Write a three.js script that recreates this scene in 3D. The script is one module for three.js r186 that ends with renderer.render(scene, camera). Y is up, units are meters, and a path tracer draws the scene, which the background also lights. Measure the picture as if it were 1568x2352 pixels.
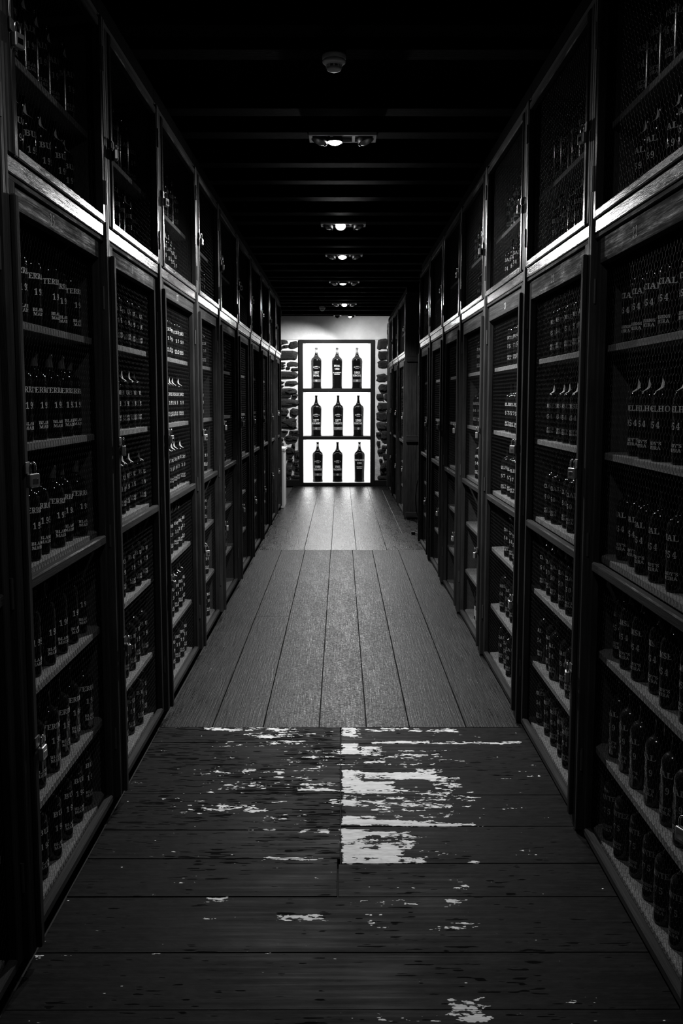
import * as THREE from 'three';
import { RoundedBoxGeometry } from 'three/addons/geometries/RoundedBoxGeometry.js';
import { mergeGeometries } from 'three/addons/utils/BufferGeometryUtils.js';
import { RectAreaLightUniformsLib } from 'three/addons/lights/RectAreaLightUniformsLib.js';

// ---------------------------------------------------------------- camera, lights, exposure
RectAreaLightUniformsLib.init();
const scene = new THREE.Scene();
scene.background = new THREE.Color(0x000000);
const camera = new THREE.PerspectiveCamera(54.43, 1568 / 2352, 0.05, 60);
camera.position.set(0, 1.7, 0);
camera.rotation.set(-6.44 * Math.PI / 180, -0.05 * Math.PI / 180, 0, 'YXZ');
const renderer = new THREE.WebGLRenderer({ antialias: true });
renderer.toneMapping = THREE.LinearToneMapping;
renderer.toneMappingExposure = 1.0;
renderer.shadowMap.enabled = true;

const BEAM_Y = 3.264;                               // underside of the joists
// distance along the aisle, offset of the lit lamp, strength, tilt of the beam back towards the camera
const LAMPS = [
  { z: 2.5, x: -0.04, i: 2.4, lean: -0.4, cone: 1.3 },
  { z: 6.15, x: -0.035, i: 38, lean: 0.3, cone: 1.2 }, { z: 9.12, x: 0.0, i: 26, lean: 5, cone: 0.7 }, { z: 11.0, x: 0.02, i: 26, lean: 1.6, cone: 0.9 },
  { z: 13.45, x: 0.03, i: 32, lean: 0.2, cone: 1.1 }, { z: 16.5, x: 0.06, i: 42, lean: 2.6, cone: 0.9 }, { z: 18.75, x: 0.18, i: 22, lean: 0.3, cone: 1.0 },
];
// the outer heads of the last tray are turned to the end wall
const WALL_LAMPS = [{ x: -0.055, to: [-1.05, 1.5], i: 26, cone: 0.92 }, { x: 0.2, to: [0.8, 1.6], i: 8.5, cone: 1.35 }];
function spot(x, z, target, i, cone) {
  const s = new THREE.SpotLight(0xffffff, i, 0, cone, 1, 2);
  s.name = 'ceiling_spot_light'; s.position.set(x, BEAM_Y - 0.05, -z); s.target.position.set(...target);
  s.castShadow = true; s.shadow.radius = 1.5; s.shadow.mapSize.set(1024, 1024); scene.add(s, s.target);
}
for (const L of LAMPS) spot(L.x, L.z, [L.x * 0.5, 0, -L.z + L.lean], L.i, L.cone);
for (const w of WALL_LAMPS) spot(w.x, 18.75, [w.to[0], w.to[1], -19.69], w.i, w.cone);
const PANEL = { x0: -0.735, x1: 0.585, y0: 0.066, y1: 2.79, z: -20.2 };
{
  const a = new THREE.RectAreaLight(0xffffff, 1.5, PANEL.x1 - PANEL.x0, PANEL.y1 - PANEL.y0);
  a.name = 'display_panel_light'; a.position.set((PANEL.x0 + PANEL.x1) / 2, (PANEL.y0 + PANEL.y1) / 2, PANEL.z + 0.012);
  a.rotation.y = Math.PI; a.lookAt(a.position.x, a.position.y, 10); scene.add(a);
}

// ---------------------------------------------------------------- helpers
let seedState = 7;
function rnd() { seedState = (seedState + 0x6d2b79f5) | 0; let t = Math.imul(seedState ^ (seedState >>> 15), 1 | seedState); t = (t + Math.imul(t ^ (t >>> 7), 61 | t)) ^ t; return ((t ^ (t >>> 14)) >>> 0) / 4294967296; }
const rr = (a, b) => a + (b - a) * rnd();
const used = new Map();
function numbered(name) { const n = used.get(name) ?? 0; used.set(name, n + 1); return n ? name + '_' + String(n).padStart(3, '0') : name; }
function shadow(o) { o.castShadow = true; o.receiveShadow = true; return o; }
function mesh(name, geo, mat, parent) { const m = shadow(new THREE.Mesh(geo, mat)); m.name = parent === scene ? numbered(name) : name; parent.add(m); return m; }
function group(name, parent = scene) { const g = new THREE.Group(); g.name = parent === scene ? numbered(name) : name; parent.add(g); return g; }
function tag(o, label, category, grp) { Object.assign(o.userData, { label, category }); if (grp) o.userData.group = grp; return o; }
const structure = (o) => { o.userData.kind = 'structure'; return o; };
const stuff = (o) => { o.userData.kind = 'stuff'; return o; };

// a box with chamfered edges, uv in metres with the grain along its longest side
const boxCache = new Map();
function chamferBox(w, h, d, c = 0.003, variant = 0) {
  const key = [w, h, d, c].map((v) => v.toFixed(4)).join() + '/' + variant;
  if (boxCache.has(key)) return boxCache.get(key);
  const S = [w / 2, h / 2, d / 2]; c = Math.min(c, ...S.map((s) => s * 0.45));
  const pos = [], uv = [], nor = [], g = w >= h && w >= d ? 0 : h >= d ? 1 : 2;
  const ou = variant * 0.37 + 0.11, ov = variant * 0.217;
  const V = (axis, sx, sy, sz) => { const s = [sx, sy, sz]; return [0, 1, 2].map((k) => s[k] * (k === axis ? S[k] : S[k] - c)); };
  const face = (pts, n) => {
    const a = new THREE.Vector3(...pts[0]), b = new THREE.Vector3(...pts[1]), e = new THREE.Vector3(...pts[2]);
    if (new THREE.Vector3().crossVectors(b.clone().sub(a), e.clone().sub(a)).dot(new THREE.Vector3(...n)) < 0) pts = [...pts].reverse();
    const ax = [0, 1, 2].reduce((m, k) => (Math.abs(n[k]) > Math.abs(n[m]) + 1e-6 ? k : m), 0);
    let ua = g, va;
    if (ax === g) { ua = (g + 1) % 3; va = (g + 2) % 3; } else va = 3 - g - ax;
    const l = Math.hypot(...n);
    for (let i = 1; i + 1 < pts.length; i++) for (const p of [pts[0], pts[i], pts[i + 1]]) { pos.push(...p); uv.push(p[ua] + ou, p[va] + ov); nor.push(n[0] / l, n[1] / l, n[2] / l); }
  };
  for (let ax = 0; ax < 3; ax++) for (const s of [-1, 1]) {
    const n = [0, 0, 0]; n[ax] = s; const b = (ax + 1) % 3, e = (ax + 2) % 3;
    face([[-1, -1], [1, -1], [1, 1], [-1, 1]].map(([p, q]) => { const t = [0, 0, 0]; t[ax] = s; t[b] = p; t[e] = q; return V(ax, ...t); }), n);
  }
  for (let ax = 0; ax < 3; ax++) { const b = (ax + 1) % 3, e = (ax + 2) % 3; for (const p of [-1, 1]) for (const q of [-1, 1]) {
    const n = [0, 0, 0]; n[b] = p; n[e] = q; const at = (k, s) => { const t = [0, 0, 0]; t[ax] = s; t[b] = p; t[e] = q; return V(k, ...t); };
    face([at(b, -1), at(b, 1), at(e, 1), at(e, -1)], n);
  } }
  for (const x of [-1, 1]) for (const y of [-1, 1]) for (const z of [-1, 1]) face([V(0, x, y, z), V(1, x, y, z), V(2, x, y, z)], [x, y, z]);
  const geo = new THREE.BufferGeometry();
  geo.setAttribute('position', new THREE.Float32BufferAttribute(pos, 3)); geo.setAttribute('normal', new THREE.Float32BufferAttribute(nor, 3)); geo.setAttribute('uv', new THREE.Float32BufferAttribute(uv, 2));
  boxCache.set(key, geo); return geo;
}
function bar(name, parent, mat, x0, x1, y0, y1, z0, z1, c = 0.003, variant = Math.floor(rnd() * 5)) {
  const m = mesh(name, chamferBox(Math.abs(x1 - x0), Math.abs(y1 - y0), Math.abs(z1 - z0), c, variant), mat, parent);
  m.position.set((x0 + x1) / 2, (y0 + y1) / 2, (z0 + z1) / 2); return m;
}

// ---------------------------------------------------------------- computed textures
function lattice(fx, fy, seed) { const a = new Float32Array(fx * fy); let s = seed * 7919 + 13; for (let i = 0; i < a.length; i++) { s = (s * 1664525 + 1013904223) >>> 0; a[i] = s / 4294967296; } return a; }
function addNoise(out, W, H, fx, fy, seed, amp) {
  const L = lattice(fx, fy, seed);
  const X0 = new Int32Array(W), X1 = new Int32Array(W), TX = new Float32Array(W);
  for (let x = 0; x < W; x++) { const p = (x / W) * fx, i = Math.floor(p), t = p - i; X0[x] = i % fx; X1[x] = (i + 1) % fx; TX[x] = t * t * (3 - 2 * t); }
  for (let y = 0; y < H; y++) {
    const p = (y / H) * fy, j = Math.floor(p), u = p - j, ty = u * u * (3 - 2 * u), r0 = (j % fy) * fx, r1 = ((j + 1) % fy) * fx, o = y * W;
    for (let x = 0; x < W; x++) { const a = L[r0 + X0[x]], b = L[r0 + X1[x]], c = L[r1 + X0[x]], d = L[r1 + X1[x]], t = TX[x]; out[o + x] += amp * ((a + (b - a) * t) * (1 - ty) + (c + (d - c) * t) * ty - 0.5); }
  }
  return out;
}
function fbm(W, H, fx, fy, oct, seed, gain = 0.55) { const o = new Float32Array(W * H); let a = 1, tot = 0; for (let k = 0; k < oct; k++) { addNoise(o, W, H, Math.min(W, fx << k), Math.min(H, fy << k), seed + k * 31, a); tot += a; a *= gain; } for (let i = 0; i < o.length; i++) o[i] = o[i] / tot; return o; } // about -0.5..0.5
const clamp01 = (v) => Math.min(1, Math.max(0, v)), sstep = (a, b, v) => { const t = clamp01((v - a) / (b - a)); return t * t * (3 - 2 * t); };
const toSRGB = (v) => (v <= 0.0031308 ? v * 12.92 : 1.055 * Math.pow(v, 1 / 2.4) - 0.055);
function dataTexture(values, W, H, srgb, rx = 1, ry = 1) {
  const d = new Uint8Array(W * H * 4);
  for (let i = 0; i < W * H; i++) { const v = Math.round(255 * clamp01(srgb ? toSRGB(clamp01(values[i])) : values[i])); d[4 * i] = d[4 * i + 1] = d[4 * i + 2] = v; d[4 * i + 3] = 255; }
  const t = new THREE.DataTexture(d, W, H, THREE.RGBAFormat); t.wrapS = t.wrapT = THREE.RepeatWrapping; t.magFilter = THREE.LinearFilter; t.minFilter = THREE.LinearMipmapLinearFilter; t.generateMipmaps = true;
  if (srgb) t.colorSpace = THREE.SRGBColorSpace; t.repeat.set(rx, ry); t.needsUpdate = true; return t;
}
const mapOf = (values, f) => { const o = new Float32Array(values.length); for (let i = 0; i < o.length; i++) o[i] = f(values[i], i); return o; };

// stained cabinet timber: 1.2 m of grain along u, 0.3 m across v
const W1 = 1024, H1 = 512;
const streak = fbm(W1, H1, 3, 40, 4, 3), blotch = fbm(W1, H1, 6, 5, 4, 17), pore = fbm(W1, H1, 40, 256, 2, 29);
const woodMap = dataTexture(mapOf(streak, (v, i) => 0.5 + 0.55 * v + 0.5 * blotch[i] + 0.22 * pore[i]), W1, H1, true, 1 / 1.2, 1 / 0.3);
const woodRough = dataTexture(mapOf(streak, (v, i) => 0.72 - 0.5 * v + 0.65 * blotch[i] + 0.3 * pore[i]), W1, H1, false, 1 / 1.2, 1 / 0.3);
const woodBump = dataTexture(mapOf(streak, (v, i) => 0.5 + 0.5 * v + 0.5 * pore[i]), W1, H1, false, 1 / 1.2, 1 / 0.3);
// worn floor board: cathedral grain, 2 m along u, 0.36 m across v
const W2 = 2048, H2 = 512;
const floorGrain = (() => {
  const warp = fbm(W2, H2, 3, 2, 3, 41), fine = fbm(W2, H2, 12, 128, 3, 53), wear = fbm(W2, H2, 6, 4, 4, 61), o = new Float32Array(W2 * H2);
  for (let y = 0; y < H2; y++) for (let x = 0; x < W2; x++) {
    const i = y * W2 + x, v = y / H2;
    const ring = Math.sin(2 * Math.PI * (16 * v + 6 * warp[i]));
    o[i] = 0.3 * (0.5 + 0.5 * ring) * sstep(-0.12, 0.2, wear[i]) + 0.95 * fine[i] + 0.36;
  }
  return { o, wear, fine };
})();
const fleck = fbm(W2, H2, 300, 54, 2, 71);
const floorMap = dataTexture(mapOf(floorGrain.o, (v, i) => { const f = fleck[i] > 0.405 && floorGrain.wear[i] > 0.06 ? 1 : 0; return f ? 0.42 : 0.6 * Math.max(0.003, 0.002 + 0.013 * v + 0.02 * floorGrain.wear[i]) + 0.016 * floorGrain.fine[i] + 0.008 * fleck[i]; }), W2, H2, true, 1 / 2, 1 / 0.36);
const floorRough = dataTexture(mapOf(floorGrain.o, (v, i) => 0.52 + 0.3 * (0.5 - v) + 0.2 * floorGrain.wear[i] + 0.5 * floorGrain.fine[i] + 0.5 * fleck[i]), W2, H2, false, 1 / 2, 1 / 0.36);
const floorBump = dataTexture(floorGrain.o, W2, H2, false, 1 / 2, 1 / 0.36);
// painted crosswise boards in front: one map over x -1..1 m and distance 2.3..5.1 m
const FRONT = { x0: -1, x1: 1, z0: 2.3, z1: 5.1 };
const { frontMap, frontRough, frontBump } = (() => {
  const W = 2048, H = 2048, n1 = fbm(W, H, 14, 90, 5, 81, 0.62), n2 = fbm(W, H, 60, 200, 3, 91, 0.7), n3 = fbm(W, H, 200, 400, 2, 95), grain = fbm(W, H, 6, 200, 4, 101), gouge = fbm(W, H, 34, 300, 2, 111), blot = fbm(W, H, 9, 12, 4, 121);
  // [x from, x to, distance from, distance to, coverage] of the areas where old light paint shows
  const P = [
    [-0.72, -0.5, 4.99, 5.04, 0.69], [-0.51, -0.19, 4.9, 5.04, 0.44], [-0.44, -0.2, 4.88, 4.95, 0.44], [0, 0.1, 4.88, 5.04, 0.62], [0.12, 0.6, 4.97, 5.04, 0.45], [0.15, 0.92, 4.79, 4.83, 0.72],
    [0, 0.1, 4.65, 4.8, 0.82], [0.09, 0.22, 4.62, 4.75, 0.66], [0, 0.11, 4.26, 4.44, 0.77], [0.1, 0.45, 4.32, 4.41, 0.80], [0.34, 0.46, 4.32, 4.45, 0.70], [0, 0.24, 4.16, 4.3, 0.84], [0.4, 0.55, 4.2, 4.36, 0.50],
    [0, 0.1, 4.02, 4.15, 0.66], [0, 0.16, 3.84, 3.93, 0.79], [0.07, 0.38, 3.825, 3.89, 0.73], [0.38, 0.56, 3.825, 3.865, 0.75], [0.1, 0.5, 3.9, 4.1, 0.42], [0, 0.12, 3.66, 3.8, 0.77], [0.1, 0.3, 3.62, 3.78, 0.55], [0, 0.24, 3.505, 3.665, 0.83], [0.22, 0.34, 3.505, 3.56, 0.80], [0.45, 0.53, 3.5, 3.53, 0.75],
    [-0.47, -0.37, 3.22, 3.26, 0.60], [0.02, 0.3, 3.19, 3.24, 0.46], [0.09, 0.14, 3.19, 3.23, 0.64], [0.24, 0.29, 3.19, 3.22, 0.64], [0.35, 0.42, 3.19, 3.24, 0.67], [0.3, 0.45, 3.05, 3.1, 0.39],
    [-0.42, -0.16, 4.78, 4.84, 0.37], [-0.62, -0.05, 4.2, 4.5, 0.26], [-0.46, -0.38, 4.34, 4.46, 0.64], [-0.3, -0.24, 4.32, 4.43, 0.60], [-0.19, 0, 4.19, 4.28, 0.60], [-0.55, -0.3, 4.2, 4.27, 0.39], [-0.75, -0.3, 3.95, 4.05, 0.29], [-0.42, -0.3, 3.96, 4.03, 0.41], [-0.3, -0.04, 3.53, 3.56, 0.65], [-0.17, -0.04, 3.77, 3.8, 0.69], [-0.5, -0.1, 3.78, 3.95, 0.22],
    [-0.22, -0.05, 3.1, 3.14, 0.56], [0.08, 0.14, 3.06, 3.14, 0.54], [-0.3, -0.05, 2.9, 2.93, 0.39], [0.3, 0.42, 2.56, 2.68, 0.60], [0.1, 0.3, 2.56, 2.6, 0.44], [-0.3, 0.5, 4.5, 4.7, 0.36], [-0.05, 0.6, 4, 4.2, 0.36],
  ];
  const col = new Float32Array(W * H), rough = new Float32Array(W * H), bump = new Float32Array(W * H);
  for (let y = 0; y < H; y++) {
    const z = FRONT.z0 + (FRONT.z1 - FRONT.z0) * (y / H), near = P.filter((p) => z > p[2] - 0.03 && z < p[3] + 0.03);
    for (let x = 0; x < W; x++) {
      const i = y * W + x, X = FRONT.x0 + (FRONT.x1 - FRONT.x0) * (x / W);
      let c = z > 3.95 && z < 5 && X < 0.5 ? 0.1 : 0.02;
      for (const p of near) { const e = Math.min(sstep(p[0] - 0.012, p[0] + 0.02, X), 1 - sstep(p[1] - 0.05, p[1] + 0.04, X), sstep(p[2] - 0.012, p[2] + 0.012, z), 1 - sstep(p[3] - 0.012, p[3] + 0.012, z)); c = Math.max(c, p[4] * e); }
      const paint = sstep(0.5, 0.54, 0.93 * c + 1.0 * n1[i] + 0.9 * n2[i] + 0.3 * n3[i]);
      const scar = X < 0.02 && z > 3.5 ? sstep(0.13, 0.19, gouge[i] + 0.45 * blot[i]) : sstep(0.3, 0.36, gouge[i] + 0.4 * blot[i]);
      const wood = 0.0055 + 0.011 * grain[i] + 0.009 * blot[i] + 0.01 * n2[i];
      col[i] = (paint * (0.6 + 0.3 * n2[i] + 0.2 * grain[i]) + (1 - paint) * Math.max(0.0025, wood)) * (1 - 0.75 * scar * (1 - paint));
      rough[i] = paint * 0.85 + (1 - paint) * (0.62 + 0.3 * grain[i] + 0.25 * blot[i] + 0.3 * scar);
      bump[i] = 0.45 + 0.35 * grain[i] + 0.2 * n2[i] + 0.15 * paint - 0.4 * scar;
    }
  }
  return { frontMap: dataTexture(col, W, H, true), frontRough: dataTexture(rough, W, H, false), frontBump: dataTexture(bump, W, H, false) };
})();
const grit = fbm(512, 512, 60, 60, 3, 131, 0.8), dust = fbm(512, 512, 5, 5, 4, 141);
const shelfMap = dataTexture(mapOf(grit, (v, i) => 0.55 + 0.9 * v + 0.35 * dust[i]), 512, 512, true, 1 / 0.35, 1 / 0.35);
const plasterN = fbm(512, 512, 5, 5, 6, 151, 0.6);
const plasterMap = dataTexture(mapOf(plasterN, (v) => 0.85 + 0.35 * v), 512, 512, true, 1, 1), plasterBump = dataTexture(mapOf(plasterN, (v) => 0.5 + v), 512, 512, false, 1, 1);
const stoneN = fbm(512, 512, 8, 8, 6, 161, 0.68);
const stoneMap = dataTexture(mapOf(stoneN, (v) => 0.5 + 1.3 * v), 512, 512, true, 2, 2), stoneBump = dataTexture(mapOf(stoneN, (v) => 0.5 + v), 512, 512, false, 2, 2);

// ---------------------------------------------------------------- materials (the photograph is black and white)
const grey = (v) => new THREE.Color().setRGB(v, v, v);
const std = (v, rough, o = {}) => new THREE.MeshStandardMaterial({ color: grey(v), roughness: rough, ...o });
const phys = (v, rough, spec, o = {}) => new THREE.MeshPhysicalMaterial({ color: grey(v), roughness: rough, specularIntensity: spec, ...o });
const M = {
  post: phys(0.048, 0.8, 0.35, { map: woodMap, roughnessMap: woodRough, bumpMap: woodBump, bumpScale: 0.001 }),
  varnish: std(0.04, 0.27, { map: woodMap, roughnessMap: woodRough, bumpMap: woodBump, bumpScale: 0.0006 }),
  oldWood: phys(0.05, 1, 0.07, { map: woodMap, roughnessMap: woodRough, bumpMap: woodBump, bumpScale: 0.001 }),
  inner: std(0.055, 0.95, { map: woodMap, bumpMap: woodBump, bumpScale: 0.001 }),
  shelf: std(0.2, 0.95, { map: shelfMap, bumpMap: shelfMap, bumpScale: 0.001 }),
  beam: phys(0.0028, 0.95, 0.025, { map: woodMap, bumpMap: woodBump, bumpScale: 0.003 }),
  farFloor: phys(1, 0.52, 0.75, { map: floorMap, roughnessMap: floorRough, bumpMap: floorBump, bumpScale: 0.0012 }),
  floor: phys(1, 0.95, 0.2, { map: floorMap, roughnessMap: floorRough, bumpMap: floorBump, bumpScale: 0.001 }),
  front: phys(1, 1, 0.06, { map: frontMap, roughnessMap: frontRough, bumpMap: frontBump, bumpScale: 0.0025 }),
  slab: std(0.01, 1),
  plaster: std(0.62, 0.95, { map: plasterMap, bumpMap: plasterBump, bumpScale: 0.008 }),
  mortar: std(0.75, 0.95, { map: plasterMap, bumpMap: plasterBump, bumpScale: 0.02 }),
  stones: [0.02, 0.032, 0.014].map((v) => std(v, 0.85, { map: stoneMap, bumpMap: stoneBump, bumpScale: 0.02 })),
  glass: new THREE.MeshPhysicalMaterial({ color: grey(0.004), roughness: 0.06, ior: 1.5 }),
  dusty: new THREE.MeshPhysicalMaterial({ color: grey(0.01), roughness: 0.13, ior: 1.5 }),
  capsuleDark: std(0.05, 0.4), capsulePale: std(0.3, 0.5), seal: std(0.5, 0.8),
  wire: phys(0.02, 0.65, 0.2),
  iron: std(0.09, 0.45, { metalness: 0.6 }), chrome: std(0.75, 0.14, { metalness: 1 }), brass: std(0.5, 0.35, { metalness: 0.8 }),
  tray: std(0.4, 0.5), can: std(0.02, 0.4), lens: std(0.9, 0.2, { emissive: grey(1), emissiveIntensity: 30 }), deadLens: std(0.35, 0.15, { metalness: 0.6 }),
  white: std(0.75, 0.6), pale: std(0.5, 0.55), frame: phys(0.008, 0.6, 0.25), niche: std(0.8, 0.5),
  strip: std(0.9, 0.5, { emissive: grey(1), emissiveIntensity: 7 }),
  panel: std(0.9, 0.6, { emissive: grey(1), emissiveIntensity: 1.0 }), rubber: std(0.008, 0.6), card: std(0.3, 0.9), crate: std(0.16, 0.9, { map: woodMap }),
};
function paintMaterial(v, draw, W, H) {
  const c = document.createElement('canvas'); c.width = W; c.height = H; const x = c.getContext('2d');
  x.fillStyle = '#000'; x.fillRect(0, 0, W, H); x.fillStyle = '#fff'; draw(x, W, H);
  const t = new THREE.CanvasTexture(c); t.magFilter = THREE.LinearFilter;
  return std(v, 0.75, { alphaMap: t, transparent: true });
}
function fitText(x, text, cx, cy, w, h, font = 'bold 100px serif') {   // text stretched to w x h
  x.save(); x.font = font; x.textAlign = 'center'; x.textBaseline = 'alphabetic'; const m = x.measureText(text);
  x.translate(cx, cy + h / 2); x.scale(w / m.width, h / 68); x.fillText(text, 0, 0); x.restore();
}

// ---------------------------------------------------------------- the setting: floor, ceiling, walls
const AISLE_L = -0.94, AISLE_R = 0.947, BACK_Z = -19.69;
{
  const floor = structure(group('floor'));
  bar('subfloor', floor, M.slab, -2.2, 2.4, -0.16, -0.03, 1.4, -20.6, 0.005);
  const plank = (x0, x1, d0, d1, mat, v) => { const lift = -rr(0, 0.0022); const m = bar('plank', floor, mat, x0 + 0.0016, x1 - 0.0016, -0.03, lift, -d0 - 0.001, -d1 + 0.001, 0.002, v); return m; };
  const S = 1.7, mid = [-0.553, -0.395, -0.238, -0.066, 0.079, 0.211, 0.386, 0.562], far = [-0.553, -0.41, -0.245, -0.063, 0.105, 0.309, 0.46, 0.62];
  let v = 0;
  for (let i = 0; i < 7; i++) {
    if (i < 2) { plank(mid[i] * S, mid[i + 1] * S, 5.044, 7.73, M.floor, v++ % 7); plank(mid[i] * S, mid[i + 1] * S, 7.73, 11.22, M.floor, v++ % 7); }
    else plank(mid[i] * S, mid[i + 1] * S, 5.044, 11.22, M.floor, v++ % 7);
    plank(far[i] * S, far[i + 1] * S, 11.22, 19.69, M.farFloor, v++ % 7);
  }
  plank(1.058, 1.5, 11.22, 19.69, M.farFloor, 3); plank(1.5, 2.0, 11.22, 19.69, M.farFloor, 5);
  // crosswise boards before the camera, the first rows parted in the middle
  const cross = (x0, x1, d0, d1) => {
    const m = plank(x0, x1, d0, d1, M.front, Math.floor(rnd() * 9) + 20), g = m.geometry.clone(), p = g.attributes.position, uv = g.attributes.uv;
    for (let i = 0; i < p.count; i++) uv.setXY(i, (p.getX(i) + m.position.x - FRONT.x0) / (FRONT.x1 - FRONT.x0), (-(p.getZ(i) + m.position.z) - FRONT.z0) / (FRONT.z1 - FRONT.z0));
    m.geometry = g; m.rotation.z = rr(-0.0012, 0.0012); m.rotation.x = rr(-0.004, 0.004);
  };
  const right = [3.505, 3.826, 4.144, 4.446, 4.8, 5.044], left = [3.544, 3.793, 4.159, 4.811, 5.044];
  for (let i = 0; i + 1 < right.length; i++) cross(0, 0.96, right[i], right[i + 1]);
  for (let i = 0; i + 1 < left.length; i++) cross(-0.945, 0, left[i], left[i + 1]);
  cross(-0.945, -0.01, 3.259, 3.544); cross(-0.01, 0.96, 3.259, 3.505);
  cross(-0.945, 0.96, 2.91, 3.259); cross(-0.945, 0.96, 2.62, 2.91); cross(-0.945, 0.96, 2.3, 2.62);
  for (const [a, b] of [[1.95, 2.3], [1.6, 1.95], [1.2, 1.6], [0.8, 1.2], [0.3, 0.8], [-0.4, 0.3], [-1.2, -0.4]]) plank(-0.945, 0.96, a, b, M.floor, 11);
  const knot = bar('wood_filler', floor, M.white, 0.055, 0.075, -0.004, 0.0008, -8.72, -8.56, 0.0004); knot.material = std(0.16, 0.8);
}
{
  const ceiling = structure(group('ceiling'));
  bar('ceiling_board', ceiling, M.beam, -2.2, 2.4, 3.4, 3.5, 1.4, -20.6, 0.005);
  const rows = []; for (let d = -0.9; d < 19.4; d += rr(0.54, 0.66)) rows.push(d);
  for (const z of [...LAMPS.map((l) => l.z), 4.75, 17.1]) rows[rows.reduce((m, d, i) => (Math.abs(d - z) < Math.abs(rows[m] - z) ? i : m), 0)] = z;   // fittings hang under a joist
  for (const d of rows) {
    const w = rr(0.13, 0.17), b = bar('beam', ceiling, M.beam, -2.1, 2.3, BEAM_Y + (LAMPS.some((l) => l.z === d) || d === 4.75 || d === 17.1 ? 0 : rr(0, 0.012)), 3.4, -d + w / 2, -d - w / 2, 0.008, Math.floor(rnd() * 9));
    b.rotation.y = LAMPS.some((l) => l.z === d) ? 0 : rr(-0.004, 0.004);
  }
}
{
  const wl = structure(group('wall_left')); bar('plaster', wl, M.inner, -1.75, -1.62, 0, 3.4, 1.4, -20.6);
  const wr = structure(group('wall_right')); bar('plaster', wr, M.inner, 1.9, 2.03, 0, 3.4, 1.4, -20.6);
  const wf = structure(group('wall_front')); bar('plaster', wf, M.inner, -2.2, 2.4, 0, 3.4, 1.3, 1.42);
}
function stoneGeometry(w, h, depth, seed) {     // a rough pillow of rubble, its outline uneven
  const n = 14, rings = 4, pos = [0, 0, depth], idx = [], uv = [0.5, 0.5];
  let s = seed * 97 + 5; const r = () => { s = (s * 1664525 + 1013904223) >>> 0; return s / 4294967296; };
  const wob = Array.from({ length: n }, () => 0.76 + 0.3 * r()), off = r() * 3, bump = Array.from({ length: n * rings }, () => 0.6 + 0.7 * r());
  for (let k = 1; k <= rings; k++) for (let i = 0; i < n; i++) {
    const a = (i / n) * 2 * Math.PI, e = 0.52 + 0.14 * Math.sin(seed), cx = Math.sign(Math.cos(a)) * Math.pow(Math.abs(Math.cos(a)), e), cy = Math.sign(Math.sin(a)) * Math.pow(Math.abs(Math.sin(a)), e);
    const q = [0, 0.55, 0.86, 1, 1][k], z = [1, 0.95, 0.72, 0.2, -0.6][k] * depth * (k < 3 ? bump[k * n + i - n] : 1);
    pos.push(cx * q * wob[i] * w / 2, cy * q * wob[(i + 5) % n] * h / 2, z); uv.push(0.5 + cx * q * w + off, 0.5 + cy * q * h + off);
  }
  for (let i = 0; i < n; i++) idx.push(0, 1 + i, 1 + ((i + 1) % n));
  for (let k = 1; k < rings; k++) for (let i = 0; i < n; i++) { const a = 1 + (k - 1) * n + i, b = 1 + (k - 1) * n + ((i + 1) % n); idx.push(a, a + n, b, b, a + n, b + n); }
  const g = new THREE.BufferGeometry(); g.setAttribute('position', new THREE.Float32BufferAttribute(pos, 3)); g.setAttribute('uv', new THREE.Float32BufferAttribute(uv, 2)); g.setIndex(idx); g.computeVertexNormals(); return g;
}
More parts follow.
